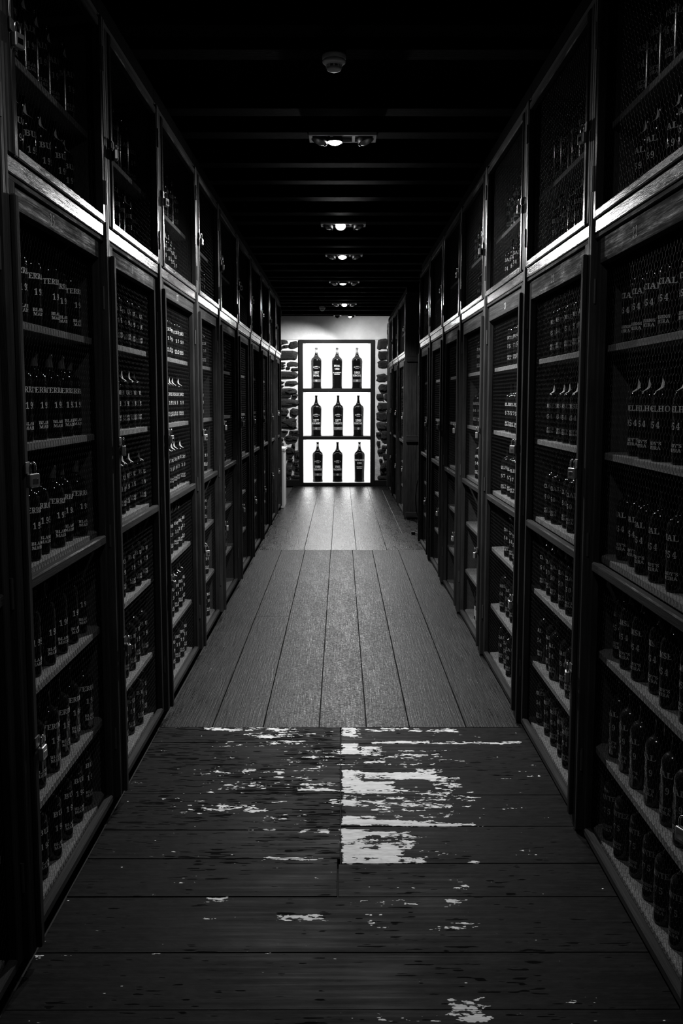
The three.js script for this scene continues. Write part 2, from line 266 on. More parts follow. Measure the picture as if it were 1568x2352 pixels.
{
  const wall = structure(group('wall_back')), Z0 = BACK_Z, Z1 = BACK_Z - 0.75;
  bar('mortar', wall, M.mortar, -1.62, -0.8, 0, 2.86, Z0, Z1, 0.004, 1); bar('mortar', wall, M.mortar, 0.655, 1.9, 0, 2.86, Z0, Z1, 0.004, 2);
  bar('plaster', wall, M.plaster, -1.62, 1.9, 2.86, 3.4, Z0 + 0.012, Z1, 0.006, 3);
  // rubble stones, [x from, x to, y from, y to] in metres on the wall
  const px = 115.8, SL = [[-20, 145, 275, 330], [152, 268, 290, 385], [-20, 80, 352, 392], [90, 146, 335, 372], [-40, 262, 405, 515], [40, 112, 535, 562], [118, 268, 532, 592], [120, 170, 590, 625], [44, 110, 570, 588], [44, 108, 600, 618], [178, 268, 605, 640], [-60, 262, 645, 728],
    [100, 258, 757, 815], [-10, 95, 765, 797], [45, 90, 812, 830], [-40, 240, 843, 922], [190, 255, 915, 955], [30, 180, 933, 958], [-60, 262, 975, 1068], [30, 142, 1085, 1180], [158, 268, 1085, 1182], [110, 150, 1182, 1205], [-30, 262, 1205, 1330], [55, 140, 1348, 1380], [155, 278, 1348, 1395], [90, 265, 1405, 1490],
    [20, 85, 1440, 1475], [20, 90, 1495, 1560], [100, 220, 1548, 1640], [212, 276, 1580, 1690], [182, 222, 1500, 1562], [128, 192, 1650, 1676], [133, 196, 1688, 1706], [133, 192, 1715, 1738], [190, 260, 1720, 1775], [222, 265, 1775, 1806], [214, 266, 1810, 1850], [216, 262, 1856, 1880], [90, 182, 1760, 1905], [174, 278, 1885, 1928], [60, 120, 1660, 1740], [60, 140, 1910, 1940]];
  const SR = [[76, 190, 568, 672], [78, 180, 676, 762], [78, 180, 765, 838], [68, 180, 888, 967], [90, 180, 982, 1058], [70, 142, 1070, 1128], [140, 190, 1066, 1130], [75, 185, 1150, 1232], [68, 180, 1234, 1328], [66, 180, 1330, 1412], [64, 120, 1425, 1470], [110, 185, 1408, 1500], [74, 108, 1505, 1554], [120, 180, 1550, 1606], [81, 132, 1585, 1630], [128, 190, 1612, 1690], [97, 130, 1675, 1710], [104, 190, 1708, 1788], [104, 170, 1772, 1832], [86, 170, 1830, 1876], [140, 200, 1690, 1760]];
  let k = 0;
  const put = (x0, x1, y0, y1) => { const m = mesh('stone', stoneGeometry((x1 - x0) * 1.06, (y1 - y0) * 1.06, rr(0.03, 0.055), ++k), M.stones[k % 3], wall); m.position.set((x0 + x1) / 2, (y0 + y1) / 2, Z0 - 0.004); };
  for (const [a, b, c, d] of SL) put((640 + a / 5.225 - 786) / px, (640 + b / 5.225 - 786) / px, 1.7 + (918 - 730 - d / 5.225) / px * 0.994, 1.7 + (918 - 730 - c / 5.225) / px * 0.994);
  for (const [a, b, c, d] of SR) put((850 + a / 4.05 - 786) / px, (850 + b / 4.05 - 786) / px, 1.7 + (918 - 640 - d / 4.05) / px * 0.994, 1.7 + (918 - 640 - c / 4.05) / px * 0.994);
  structure(bar('baseboard_left', scene, M.frame, -1.6, -0.815, 0.0, 0.125, Z0 + 0.06, Z0, 0.006)); structure(bar('baseboard_right', scene, M.frame, 0.668, 0.93, 0.0, 0.115, Z0 + 0.06, Z0, 0.006));
}

// ---------------------------------------------------------------- bottles
const BH = 0.295;
// outline of a shouldered bottle as [radius, height], both as shares of the height
const OUTLINE = [[0, 0.012], [0.05, 0.004], [0.122, 0], [0.132, 0.006], [0.136, 0.02], [0.137, 0.1], [0.14, 0.4], [0.142, 0.62], [0.141, 0.665], [0.136, 0.7], [0.125, 0.73], [0.107, 0.756], [0.084, 0.775], [0.06, 0.79], [0.046, 0.812], [0.038, 0.85], [0.0345, 0.9], [0.033, 0.955], [0.04, 0.962], [0.041, 0.985], [0.036, 1], [0, 1]];
const DISPLAY_OUTLINE = [[0, 0.012], [0.06, 0.004], [0.118, 0], [0.128, 0.006], [0.13, 0.02], [0.126, 0.08], [0.128, 0.25], [0.134, 0.5], [0.138, 0.66], [0.135, 0.695], [0.122, 0.73], [0.097, 0.757], [0.072, 0.775], [0.055, 0.8], [0.042, 0.835], [0.034, 0.875], [0.029, 0.91], [0.0285, 0.965], [0.034, 0.97], [0.034, 0.99], [0.03, 1], [0, 1]];
function radiusAt(outline, y) { for (let i = 3; i + 1 < outline.length; i++) { const [r0, y0] = outline[i], [r1, y1] = outline[i + 1]; if (y >= y0 && y <= y1 && y1 > y0) return r0 + (r1 - r0) * (y - y0) / (y1 - y0); } return 0.03; }
const latheOf = (outline, H, seg) => new THREE.LatheGeometry(outline.map(([r, y]) => new THREE.Vector2(r * H, y * H)), seg);
function skin(outline, H, y0, y1, lift, angle, seg, steps) {   // a patch that lies on the glass, facing +z
  const pts = []; for (let i = 0; i <= steps; i++) { const y = y0 + (y1 - y0) * i / steps; pts.push(new THREE.Vector2(radiusAt(outline, y) * H + lift, y * H)); }
  return new THREE.LatheGeometry(pts, seg, -angle / 2, angle);
}
function leaf(outline, H, y0, y1, lift, half) {          // a pointed paper strip lying on the neck and shoulder
  const n = 12, m = 6, pos = [], idx = [];
  for (let i = 0; i <= n; i++) for (let j = 0; j <= m; j++) { const t = i / n, y = y0 + (y1 - y0) * t, a = half * Math.pow(Math.sin(Math.PI * Math.min(0.97, Math.max(0.03, t))), 0.9) * (j / m * 2 - 1), r = radiusAt(outline, y) * H + lift; pos.push(r * Math.sin(a), y * H, r * Math.cos(a)); }
  for (let i = 0; i < n; i++) for (let j = 0; j < m; j++) { const p = i * (m + 1) + j; idx.push(p, p + 1, p + m + 1, p + 1, p + m + 2, p + m + 1); }
  const g = new THREE.BufferGeometry(); g.setAttribute('position', new THREE.Float32BufferAttribute(pos, 3)); g.setIndex(idx); g.computeVertexNormals(); return g;
}
const G = {
  bottle: latheOf(OUTLINE, BH, 28), capsule: skin(OUTLINE, BH, 0.845, 0.985, 0.0022, 2 * Math.PI, 20, 8), lettering: skin(OUTLINE, BH, 0.06, 0.64, 0.0004, 3.5, 26, 10),
  seal: leaf(OUTLINE, BH, 0.755, 0.915, 0.0012, 1.0), label: skin(OUTLINE, BH, 0.1, 0.36, 0.0005, 2.2, 14, 3),
};
G.capsule = mergeGeometries([G.capsule, new THREE.SphereGeometry(0.0445 * BH, 20, 6, 0, 2 * Math.PI, 0, Math.PI / 2).scale(1, 0.45, 1).translate(0, BH * 0.984, 0)]);
// the stencilled words: [text, centre height, letter height, width in shares of the patch]
const brandLines = (a, b) => [[a, 0.195, 0.034, 0.62], [b, 0.147, 0.034, 0.6]];
const KINDS = {};
function kind(key, name, year, a = "BLANDY'S", b = 'MADEIRA', o = {}) { KINDS[key] = { words: `${name} ${year}`.trim(), lines: [[name, 0.57, 0.06, o.w ?? Math.min(0.96, 0.125 * name.length)], [[...year].join(' '), 0.395, 0.068, 0.52], ...brandLines(a, b)], tone: o.tone ?? 0.88 }; }
kind('terr', 'TERRANTEZ', '1954'); kind('verd', 'VERDELHO', '1954'); kind('bual', 'BUAL', '1954', "BLANDY'S", 'MADEIRA', { w: 0.62 }); kind('bual34', 'B U A L', '1934', "LEACOCK'S", 'MADEIRA', { w: 0.72, tone: 0.62 });
kind('vint96', '', '1996'); kind('verd15', 'VERDELHO', '1957', "BLANDY'S", 'MADEIRA', { tone: 0.6 });
kind('serc', 'SERCIAL', '1954', 'COSSART GORDON', 'MADEIRA', { tone: 0.46 });  kind('malm', 'MALMSEY', '1954', "BLANDY'S", 'MADEIRA', { tone: 0.41 });  kind('serc50', 'SERCIAL', '1950', "LEACOCK'S", 'MADEIRA', { tone: 0.35 });  kind('bual59', 'BUAL', '1959', "BLANDY'S", 'MADEIRA', { w: 0.66, tone: 0.38 }); 
kind('terr75', 'TERRANTEZ', '1975', 'COSSART GORDON', 'MADEIRA', { tone: 0.30 });  kind('malv', 'MALVASIA', '1964', "BLANDY'S", 'MADEIRA', { tone: 0.27 });  kind('bual54', 'BUAL', '1954', "BLANDY'S", 'MADEIRA', { w: 0.6, tone: 0.45 });  kind('verd54', 'VERDELHO', '1954', "BLANDY'S", 'MADEIRA', { tone: 0.49 }); 
for (const k of Object.values(KINDS)) k.mat = paintMaterial(k.tone, (x, W, H) => { for (const [t, y, h, w] of k.lines) if (t) fitText(x, t, W / 2, H * (1 - (y - 0.06) / 0.58), W * w, H * h / 0.58); }, 368, 480);
function makeBottle(key, o) {                 // a thing: glass, stencilled lettering, capsule, paper seal
  const b = new THREE.Group();
  mesh('glass_body', G.bottle, o.dusty ? M.dusty : M.glass, b); mesh('lettering', G.lettering, KINDS[key].mat, b);
  if (o.capsule) mesh('capsule', G.capsule, o.capsule === 'pale' ? M.capsulePale : M.capsuleDark, b);
  if (o.seal) mesh('paper_seal', G.seal, M.seal, b);
  return b;
}

// ---------------------------------------------------------------- wire netting, padlocks
function prism(pos, idx, a, b, r) {
  const A = new THREE.Vector3(...a), B = new THREE.Vector3(...b), d = B.clone().sub(A).normalize(), u = new THREE.Vector3(1, 0, 0), w = new THREE.Vector3().crossVectors(d, u), o = pos.length / 3;
  for (const p of [A, B]) for (let k = 0; k < 3; k++) { const t = k * 2 * Math.PI / 3, q = p.clone().addScaledVector(u, r * Math.cos(t)).addScaledVector(w, r * Math.sin(t)); pos.push(q.x, q.y, q.z); }
  for (let k = 0; k < 3; k++) { const n = (k + 1) % 3; idx.push(o + k, o + n, o + 3 + k, o + n, o + 3 + n, o + 3 + k); }
}
const MESH_W = 0.03, netCache = new Map();
function netStrip(H) {                         // one full-height column of hexagonal netting
  const key = H.toFixed(3); if (netCache.has(key)) return netCache.get(key);
  const pos = [], idx = [], t = 0.011, g = 0.011, r = 0.0004, w = MESH_W, P = 2 * (t + g), n = Math.floor(H / P);
  for (let i = 0; i < n; i++) {
    const y = i * P + (H - n * P) / 2;
    prism(pos, idx, [0, y, 0], [0, y + t, 0], r * 1.5); prism(pos, idx, [0, y + t + g, w / 2], [0, y + 2 * t + g, w / 2], r * 1.5);
    for (const [a, b] of [[[0, y + t, 0], [0, y + t + g, w / 2]], [[0, y + t, 0], [0, y + t + g, -w / 2]], [[0, y + 2 * t + g, w / 2], [0, y + P, 0]], [[0, y + 2 * t + g, w / 2], [0, y + P, w]]]) prism(pos, idx, a, b, r);
  }
  const geo = new THREE.BufferGeometry(); geo.setAttribute('position', new THREE.Float32BufferAttribute(pos, 3)); geo.setIndex(idx); geo.computeVertexNormals();
  netCache.set(key, geo); return geo;
}
function netting(parent, x, y0, y1, z0, z1) {
  const n = Math.max(1, Math.floor((z1 - z0 - MESH_W) / MESH_W)), im = new THREE.InstancedMesh(netStrip(y1 - y0), M.wire, n), m4 = new THREE.Matrix4();
  for (let i = 0; i < n; i++) im.setMatrixAt(i, m4.makeTranslation(x, y0, z0 + MESH_W * (i + 0.75)));
  im.name = 'wire_netting'; stuff(shadow(im)); parent.add(im); return im;
}
const hookCurve = new THREE.CatmullRomCurve3([[-0.011, 0, 0], [-0.011, 0.016, 0], [-0.0085, 0.0245, 0], [0, 0.0285, 0], [0.0085, 0.0245, 0], [0.011, 0.016, 0], [0.011, 0, 0]].map((p) => new THREE.Vector3(...p)));
const padGeo = { body: new RoundedBoxGeometry(0.038, 0.036, 0.015, 2, 0.004), hook: new THREE.TubeGeometry(hookCurve, 18, 0.0028, 8), plate: chamferBox(0.022, 0.014, 0.001, 0.0002) };
function padlock(x, y, z, turn, label) {
  const p = group('padlock'); p.position.set(x, y - 0.021, z); p.scale.setScalar(1.15); p.rotation.y = turn;
  const b = mesh('lock_body', padGeo.body, M.brass, p); const s = mesh('shackle', padGeo.hook, M.chrome, p); s.position.y = 0.017;
  const f = mesh('face_plate', padGeo.plate, M.chrome, b); f.position.set(0, -0.002, 0.0078);
  return tag(p, label, 'padlock', 'padlocks on the cabinet doors');
}
const haspGeo = (() => { const s = new THREE.Shape(); s.moveTo(-0.02, -0.016); s.lineTo(0.012, -0.016); s.absarc(0.012, 0, 0.016, -Math.PI / 2, Math.PI / 2); s.lineTo(-0.02, 0.016); s.lineTo(-0.02, -0.016); const h = new THREE.Path(); h.absellipse(0.012, 0, 0.005, 0.009, 0, 2 * Math.PI); s.holes.push(h); return new THREE.ExtrudeGeometry(s, { depth: 0.003, bevelEnabled: true, bevelSize: 0.0006, bevelThickness: 0.0006, bevelSegments: 1, curveSegments: 8 }); })();
const hingeGeo = new THREE.CylinderGeometry(0.006, 0.006, 0.09, 10);

// ---------------------------------------------------------------- cabinets
// heights of the two runs: tops of the lower shelves from the bottom up, tops of the upper shelves, the middle rail, the band between the doors
const SIDES = {
  [-1]: { shelves: [0.07, 0.392, 0.779, 1.171, 1.564, 1.941], upper: [2.402, 2.73], rail: 1.124, drop: 0, number: 2.245, foot: 0.042 },
  1: { shelves: [0.036, 0.364, 0.742, 1.112, 1.502, 1.9], upper: [2.374, 2.705], rail: 1.056, drop: -0.028, number: 2.192, foot: 0.008 },
};
const plates = new Map();
function numberPlate(text) { if (!plates.has(text)) plates.set(text, paintMaterial(0.38, (x, W, H) => { [...text].forEach((ch, i) => fitText(x, ch, W * (0.25 + 0.5 * i), H / 2, W * 0.36, H * 0.72)); }, 128, 96)); return plates.get(text); }
const NUMBER_WORDS = { 35: 'thirty-five', 18: 'eighteen', 17: 'seventeen', 22: 'twenty-two', 21: 'twenty-one', 20: 'twenty' };
const cabinets = [];
// side -1 left, 1 right; zn / zf near and far end as distances; X front plane
function cabinet(side, X, zn, zf, label, who, number, o = {}) {
  const c = group('wine_cabinet'), W = zf - zn, s = side, D = o.depth ?? 0.52, hs = SIDES[side], q = hs.drop;
  c.position.set(s * X, 0, -(zn + zf) / 2); tag(c, label, 'cabinet', 'netted wine cabinets along the aisle');
  const A = (name, parent, mat, d0, d1, y0, y1, a0, a1, ch = 0.003) => bar(name, parent, mat, s * d0, s * d1, y0, y1, W / 2 - a0, W / 2 - a1, ch);
  // carcass
  A('plinth', c, M.oldWood, 0.03, D, 0, hs.foot, 0.004, W - 0.004);
  A('side_panel', c, M.inner, 0.034, D, hs.foot, 3.17, 0.002, 0.024); A('side_panel', c, M.inner, 0.034, D, hs.foot, 3.17, W - 0.024, W - 0.002);
  A('back_panel', c, M.inner, D, D + 0.015, hs.foot, 3.17, 0.002, W - 0.002); A('top_board', c, M.inner, 0.0, D, 3.17, 3.195, 0.002, W - 0.002);
  A('post', c, M.post, -0.02, 0.034, hs.foot, 3.17, 0.0, 0.027, 0.004); A('post', c, M.post, -0.02, 0.034, hs.foot, 3.17, W - 0.027, W, 0.004);
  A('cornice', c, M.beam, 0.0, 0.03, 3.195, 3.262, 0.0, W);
  A('fascia_board', c, M.varnish, -0.014, 0.034, 2.3335 + q, 2.381 + q, 0.0285, W - 0.0285, 0.003); A('trim_strip', c, M.oldWood, -0.009, 0.034, 2.3146 + q, 2.3325 + q, 0.0285, W - 0.0285, 0.003);
  hs.shelves.forEach((y) => A('shelf', c, M.shelf, 0.042, D - 0.002, y - 0.026, y, 0.025, W - 0.025, 0.002));
  hs.upper.forEach((y) => A('shelf', c, M.shelf, 0.042, D - 0.002, y - 0.024, y, 0.025, W - 0.025, 0.002));
  // lower door
  const ld = group('lower_door', c), n0 = 0.03, f1 = W - 0.03;
  A('stile', ld, M.oldWood, -0.018, 0.03, hs.foot + 0.003, 2.3135 + q, n0, n0 + 0.056, 0.004); A('stile', ld, M.oldWood, 0.002, 0.03, hs.foot + 0.003, 2.3135 + q, f1 - 0.05, f1);
  A('top_rail', ld, M.oldWood, 0.0, 0.03, hs.number, 2.3135 + q, n0 + 0.056, f1 - 0.05); A('middle_rail', ld, M.oldWood, 0.0, 0.03, hs.rail, hs.rail + 0.036, n0 + 0.056, f1 - 0.05, 0.005); A('bottom_rail', ld, M.oldWood, 0.0, 0.03, hs.foot + 0.004, hs.foot + 0.036, n0 + 0.056, f1 - 0.05, 0.005);
  A('lock_strip', ld, M.oldWood, -0.036, -0.0185, 0.05, 2.27 + q, n0 - 0.004, n0 + 0.03, 0.005);
  netting(ld, s * 0.031, hs.foot + 0.018, 2.24 + q, W / 2 - f1 + 0.03, W / 2 - n0 - 0.03);
  for (const y of [0.3, 1.15, 2.1]) { const h = mesh('hinge', hingeGeo, M.iron, ld); h.position.set(s * -0.003, y, W / 2 - f1 - 0.004); }
  if (number) { const p = mesh('painted_number', new THREE.PlaneGeometry(0.062, 0.046), numberPlate(number), ld); p.position.set(s * -0.0008, 2.281 + (s > 0 ? -0.045 : 0), W / 2 - (o.numberAt ?? 0.52) * W); p.rotation.y = s < 0 ? Math.PI / 2 : -Math.PI / 2; }
  // upper door, set proud of the posts
  const ud = group('upper_door', c), e0 = 0.076, e1 = W - 0.052;
  A('stile', ud, M.varnish, -0.024, 0.006, 2.383 + q, 3.14, e0, e0 + 0.034, 0.004); A('stile', ud, M.varnish, -0.024, 0.006, 2.383 + q, 3.14, e1 - 0.034, e1, 0.004);
  A('rail', ud, M.varnish, -0.024, 0.006, 2.383 + q, 2.413 + q, e0 + 0.034, e1 - 0.034, 0.004); A('rail', ud, M.oldWood, -0.024, 0.006, 3.105, 3.14, e0 + 0.034, e1 - 0.034, 0.004);
  A('lock_strip', ud, M.oldWood, -0.02, 0.006, 2.384 + q, 3.14, 0.03, e0 - 0.002, 0.003); A('edge_strip', ud, M.oldWood, 0.0, 0.03, 2.384 + q, 3.14, e1 + 0.002, W - 0.03, 0.003);
  netting(ud, s * 0.0075, 2.4 + q, 3.12, W / 2 - e1 + 0.015, W / 2 - e0 - 0.015);
  for (const y of [2.5, 3.0]) { const h = mesh('hinge', hingeGeo, M.iron, ud); h.position.set(s * -0.025, y, W / 2 - e1 - 0.004); }
  // hasps and padlocks near the meeting edge
  const locks = o.locks ?? [1.49, 0.68], up = o.upLock ?? 2.72;
  for (const [door, y, d, a, words] of [[ld, locks[0], -0.0365, n0 + 0.013, 'upper hasp of lower door'], [ld, locks[1], -0.0365, n0 + 0.013, 'lower hasp of lower door'], [ud, up, -0.0245, e0 + 0.006, 'hasp of upper door']]) {
    const h = mesh('hasp', haspGeo, M.iron, door); h.position.set(s * d, y, W / 2 - a); h.rotation.y = s < 0 ? Math.PI / 2 : -Math.PI / 2; if (s > 0) h.scale.x = -1;
    padlock(s * (X + d) - s * 0.013, y - 0.017, c.position.z + W / 2 - a - (s < 0 ? 0.012 : 0.012), (s < 0 ? Math.PI / 2 : -Math.PI / 2) + rr(-0.5, 0.5), `small metal padlock on ${words}, ${who}`);
  }
  const cab = { side, X, zn, zf, W, who, D }; cabinets.push(cab); return cab;
}
const ORD = ['first', 'second', 'third', 'fourth', 'fifth', 'sixth', 'seventh', 'eighth', 'ninth', 'tenth'];
const SC = 1.7;
const L = [0.95, 1.66, 2.375, 3.06, 3.84, 4.53, 5.33, 6.09, 6.88, 7.67, 8.43, 9.16].map((v) => v * SC), R = [1.44, 2.231, 3.02, 3.84, 4.62, 5.39, 6.18, 6.98].map((v) => v * SC), F = [8.35, 9.4, 10.35, 11.2, 11.55].map((v) => v * SC);
const leftNumbers = [null, '35', '18', '17'], rightNumbers = ['22', '21', '20'];
for (let i = 0; i + 1 < L.length; i++) {
  const num = leftNumbers[i] ?? null, who = num ? `cabinet ${NUMBER_WORDS[num]}` : i === 0 ? 'cabinet before number thirty-five' : `${ORD[i - 4]} cabinet beyond number seventeen`;
  const label = num ? `tall dark wooden wine cabinet with wire-netted doors, numbered ${NUMBER_WORDS[num]} in white` : i === 0 ? 'tall netted wine cabinet standing just before the one numbered thirty-five, mostly out of view' : `tall netted wine cabinet, ${ORD[i - 4]} in the row beyond number seventeen`;
  cabinet(-1, 0.94, L[i], L[i + 1], label, who, num, { locks: [[1.5, 0.69], [1.505, 0.69], [1.53, 0.7], [1.53, 0.755]][i] ?? [1.5 + rr(-0.04, 0.04), 0.7 + rr(-0.05, 0.05)], upLock: 2.74 + rr(-0.03, 0.03), numberAt: [0, 0.42, 0.46, 0.48][i] });
}
for (let i = 0; i + 1 < R.length; i++) {
  const num = rightNumbers[i] ?? null, who = num ? `cabinet ${NUMBER_WORDS[num]}` : `${ORD[i - 3]} cabinet beyond number twenty`;
  cabinet(1, 0.947, R[i], R[i + 1], num ? `tall dark wooden wine cabinet with wire-netted doors, numbered ${NUMBER_WORDS[num]} in white` : `tall netted wine cabinet, ${ORD[i - 3]} in the row beyond number twenty`, who, num, { locks: [[1.42, 0.6], [1.455, 0.65], [1.48, 0.66]][i] ?? [1.5 + rr(-0.03, 0.03), 0.68 + rr(-0.05, 0.05)], upLock: 2.7 + rr(-0.03, 0.03), numberAt: [0.62, 0.55, 0.5][i] });
}
for (let i = 0; i + 1 < F.length; i++) {
  const who = `${ORD[i]} cabinet past the gap`;
  cabinet(1, 0.928, F[i], F[i + 1], `netted wine cabinet past the gap, ${ORD[i]} of the block against the stone wall`, who, null, { locks: [1.5 + rr(-0.03, 0.03), 0.7 + rr(-0.05, 0.05)], upLock: 2.72, depth: 0.6 });
}
{ // boarded end of the far block, seen across the gap
  const end = cabinets.find((c) => c.zn === F[0]), g = scene.children.find((o) => Math.abs(o.position.z + (F[0] + F[1]) / 2) < 1e-6 && o.name.startsWith('wine_cabinet')), z = (F[1] - F[0]) / 2;
  for (let i = 0; i < 4; i++) bar('end_board', g, M.oldWood, 0.002 + i * 0.15, 0.148 + i * 0.15, 0.08, 3.17, z + 0.014, z + 0.0, 0.004, i);
  for (const [a, b] of [[0.02, 0.1], [1.1, 1.19], [2.23, 2.32], [3.1, 3.2]]) bar('end_rail', g, M.oldWood, 0, 0.6, a, b, z + 0.03, z + 0.0141, 0.004);
}

// ---------------------------------------------------------------- the stock of bottles
const ROWNAME = ['lower door\'s bottom shelf', 'lower door\'s fifth shelf', 'lower door\'s fourth shelf', 'lower door\'s third shelf', 'lower door\'s second shelf', 'lower door\'s top shelf', 'upper door\'s bottom shelf', 'upper door\'s top shelf'];
const rowY = (c, r) => [...SIDES[c.side].shelves, ...SIDES[c.side].upper][r];
const cabBy = (who) => cabinets.find((c) => c.who === who);
// rows from the bottom shelf up: kind, how many, options
const fill = {
  'cabinet thirty-five': [['bual', 7], ['verd', 7], ['vint96', 7], ['terr', 7, { capsule: 'dark' }], ['terr', 7, { capsule: 'dark' }], ['terr', 7], ['bual59', 7, { seal: 1 }], ['malv', 7, { seal: 1, dusty: 1 }]],
  'cabinet eighteen': [['bual34', 7, { seal: 1, dusty: 1 }], ['bual34', 7, {}], ['bual34', 7, {}], ['bual34', 7, { seal: 1 }], ['bual34', 7, { seal: 1 }], ['bual34', 7], ['bual59', 7, { seal: 1 }], ['malv', 7, { dusty: 1 }]],
  'cabinet seventeen': [['bual', 8, { seal: 1, dusty: 1 }], ['bual', 8, { seal: 1 }], ['bual', 8, { dusty: 1 }], ['serc', 8, { seal: 1 }], ['verd15', 8, { seal: 1 }], ['verd15', 8], ['malm', 7, { seal: 1 }], ['malv', 7, { dusty: 1 }]],
  'cabinet twenty-two': [['terr75', 8, { dusty: 1 }], ['bual59', 8, { dusty: 1 }], ['malm', 8], ['bual54', 8], ['verd54', 7, { seal: 1 }], ['serc', 8], ['bual59', 7, { seal: 1 }], ['malv', 7, { dusty: 1 }]],
  'cabinet twenty-one': [['malm', 8], ['bual54', 8], ['serc50', 8], ['serc50', 7], ['malm', 7, { seal: 1 }], ['malm', 7], ['verd54', 7, { seal: 1 }], ['malv', 7, { dusty: 1 }]],
};
const stock = { body: [], letters: {}, capsule: [], seal: [] };
function spots(c, n, r) {     // places for one row, near end first
  const step = Math.min(0.157, (c.W - 0.285) / Math.max(1, n - 1)), out = [];
  for (let i = 0; i < n; i++) out.push([c.side * (c.X + 0.1 + rr(-0.008, 0.014)), rowY(c, r) + 0.0005, -(c.zn + 0.13 + step * i + rr(-0.008, 0.008)), (c.side < 0 ? Math.PI / 2 : -Math.PI / 2) + rr(-0.12, 0.12)]);
  return out;
}
const protos = new Map();
for (const [who, rows] of Object.entries(fill)) {
  const c = cabBy(who);
  rows.forEach(([key, n, o = {}], r) => spots(c, n, r).forEach(([x, y, z, turn], i) => {
    const pk = key + JSON.stringify(o); if (!protos.has(pk)) protos.set(pk, makeBottle(key, o));
    const b = protos.get(pk).clone(); b.name = numbered('wine_bottle'); b.position.set(x, y, z); b.rotation.y = turn; scene.add(b);
    tag(b, `${KINDS[key].words} bottle, ${ORD[i]} from near end, ${ROWNAME[r]}, ${who}`, 'bottle', `bottles on the ${ROWNAME[r]} of ${who}`);
  }));
}
const m4 = (x, y, z, turn) => new THREE.Matrix4().makeRotationY(turn).setPosition(x, y, z);
const addStock = (key, [x, y, z, turn], seal) => { const m = m4(x, y, z, turn); stock.body.push(m); if (key) (stock.letters[key] ??= []).push(m); if (seal) stock.seal.push(m); };
const K = Object.keys(KINDS);
for (const c of cabinets) {
  const full = c.who in fill, sparse = /beyond number twenty|past the gap/.test(c.who);
  for (let r = 0; r < 8; r++) {
    if (!full) {
      if (sparse && c.who !== 'first cabinet beyond number twenty' && rnd() < 0.45) continue;
      if (c.who === 'first cabinet beyond number twenty' && [0, 1, 2].includes(r)) continue;
      const key = K[Math.floor(rnd() * K.length)], n = Math.floor((c.W - 0.24) / 0.155) - (rnd() < 0.4 ? 1 : 0), seal = rnd() < 0.45;
      for (const p of spots(c, Math.max(1, n), r)) addStock(key, p, seal);
    }
    if (full) for (const [x, y, z, t] of spots(c, Math.floor((c.W - 0.2) / 0.15), r)) addStock(null, [x + c.side * 0.13, y, z - 0.06 > -c.zf + 0.07 ? z - 0.06 : z, t]);
  }
}
{
  const st = stuff(group('wine_bottle_stock')); st.userData.label = 'dark bottles crowding the shelves of the farther cabinets and the rear rows';
  const inst = (name, geo, mat, list) => { const im = shadow(new THREE.InstancedMesh(geo, mat, list.length)); list.forEach((m, i) => im.setMatrixAt(i, m)); im.name = name; im.userData.kind = 'stuff'; st.add(im); };
  inst('glass_bodies', new THREE.LatheGeometry(OUTLINE.map(([r, y]) => new THREE.Vector2(r * BH, y * BH)), 20), M.glass, stock.body);
  for (const [k, list] of Object.entries(stock.letters)) inst('lettering', G.lettering, KINDS[k].mat, list);
  inst('paper_seals', G.seal, M.seal, stock.seal);
}
{ // first cabinet beyond number twenty: paper-labelled bottles below, carton and case above
  const c = cabBy('first cabinet beyond number twenty');
  spots(c, 6, 0).forEach(([x, y, z, t], i) => {
    const b = group('labelled_bottle'); b.position.set(x, y, z); b.rotation.y = t; mesh('glass_body', G.bottle, M.glass, b); mesh('paper_label', G.label, M.seal, b);
    tag(b, `white-labelled bottle, ${ORD[i]} from near end, bottom shelf, ${c.who}`, 'bottle', 'paper-labelled bottles on a bottom shelf');
  });
  const box = group('carton'); box.position.set(c.X + 0.22, rowY(c, 3) + 0.0005, -(c.zn + 0.42)); tag(box, 'small pale cardboard carton behind netting, first cabinet beyond number twenty', 'box');
  bar('carton_body', box, M.card, -0.1, 0.1, 0, 0.2, -0.14, 0.14, 0.004); bar('carton_lid', box, M.card, -0.103, 0.103, 0.2, 0.215, -0.143, 0.143, 0.003);
  const cs = group('wooden_case'); cs.position.set(c.X + 0.26, rowY(c, 1) + 0.0005, -(c.zn + 0.55)); tag(cs, 'upright wooden case of boards on a lower shelf, first cabinet beyond number twenty', 'crate');
  for (let i = 0; i < 4; i++) bar('board', cs, M.crate, -0.13, -0.11, 0, 0.33, -0.3 + i * 0.15 + 0.003, -0.15 + i * 0.15 - 0.003, 0.003);
  bar('case_body', cs, M.crate, -0.109, 0.12, 0, 0.33, -0.297, 0.297, 0.004);
}

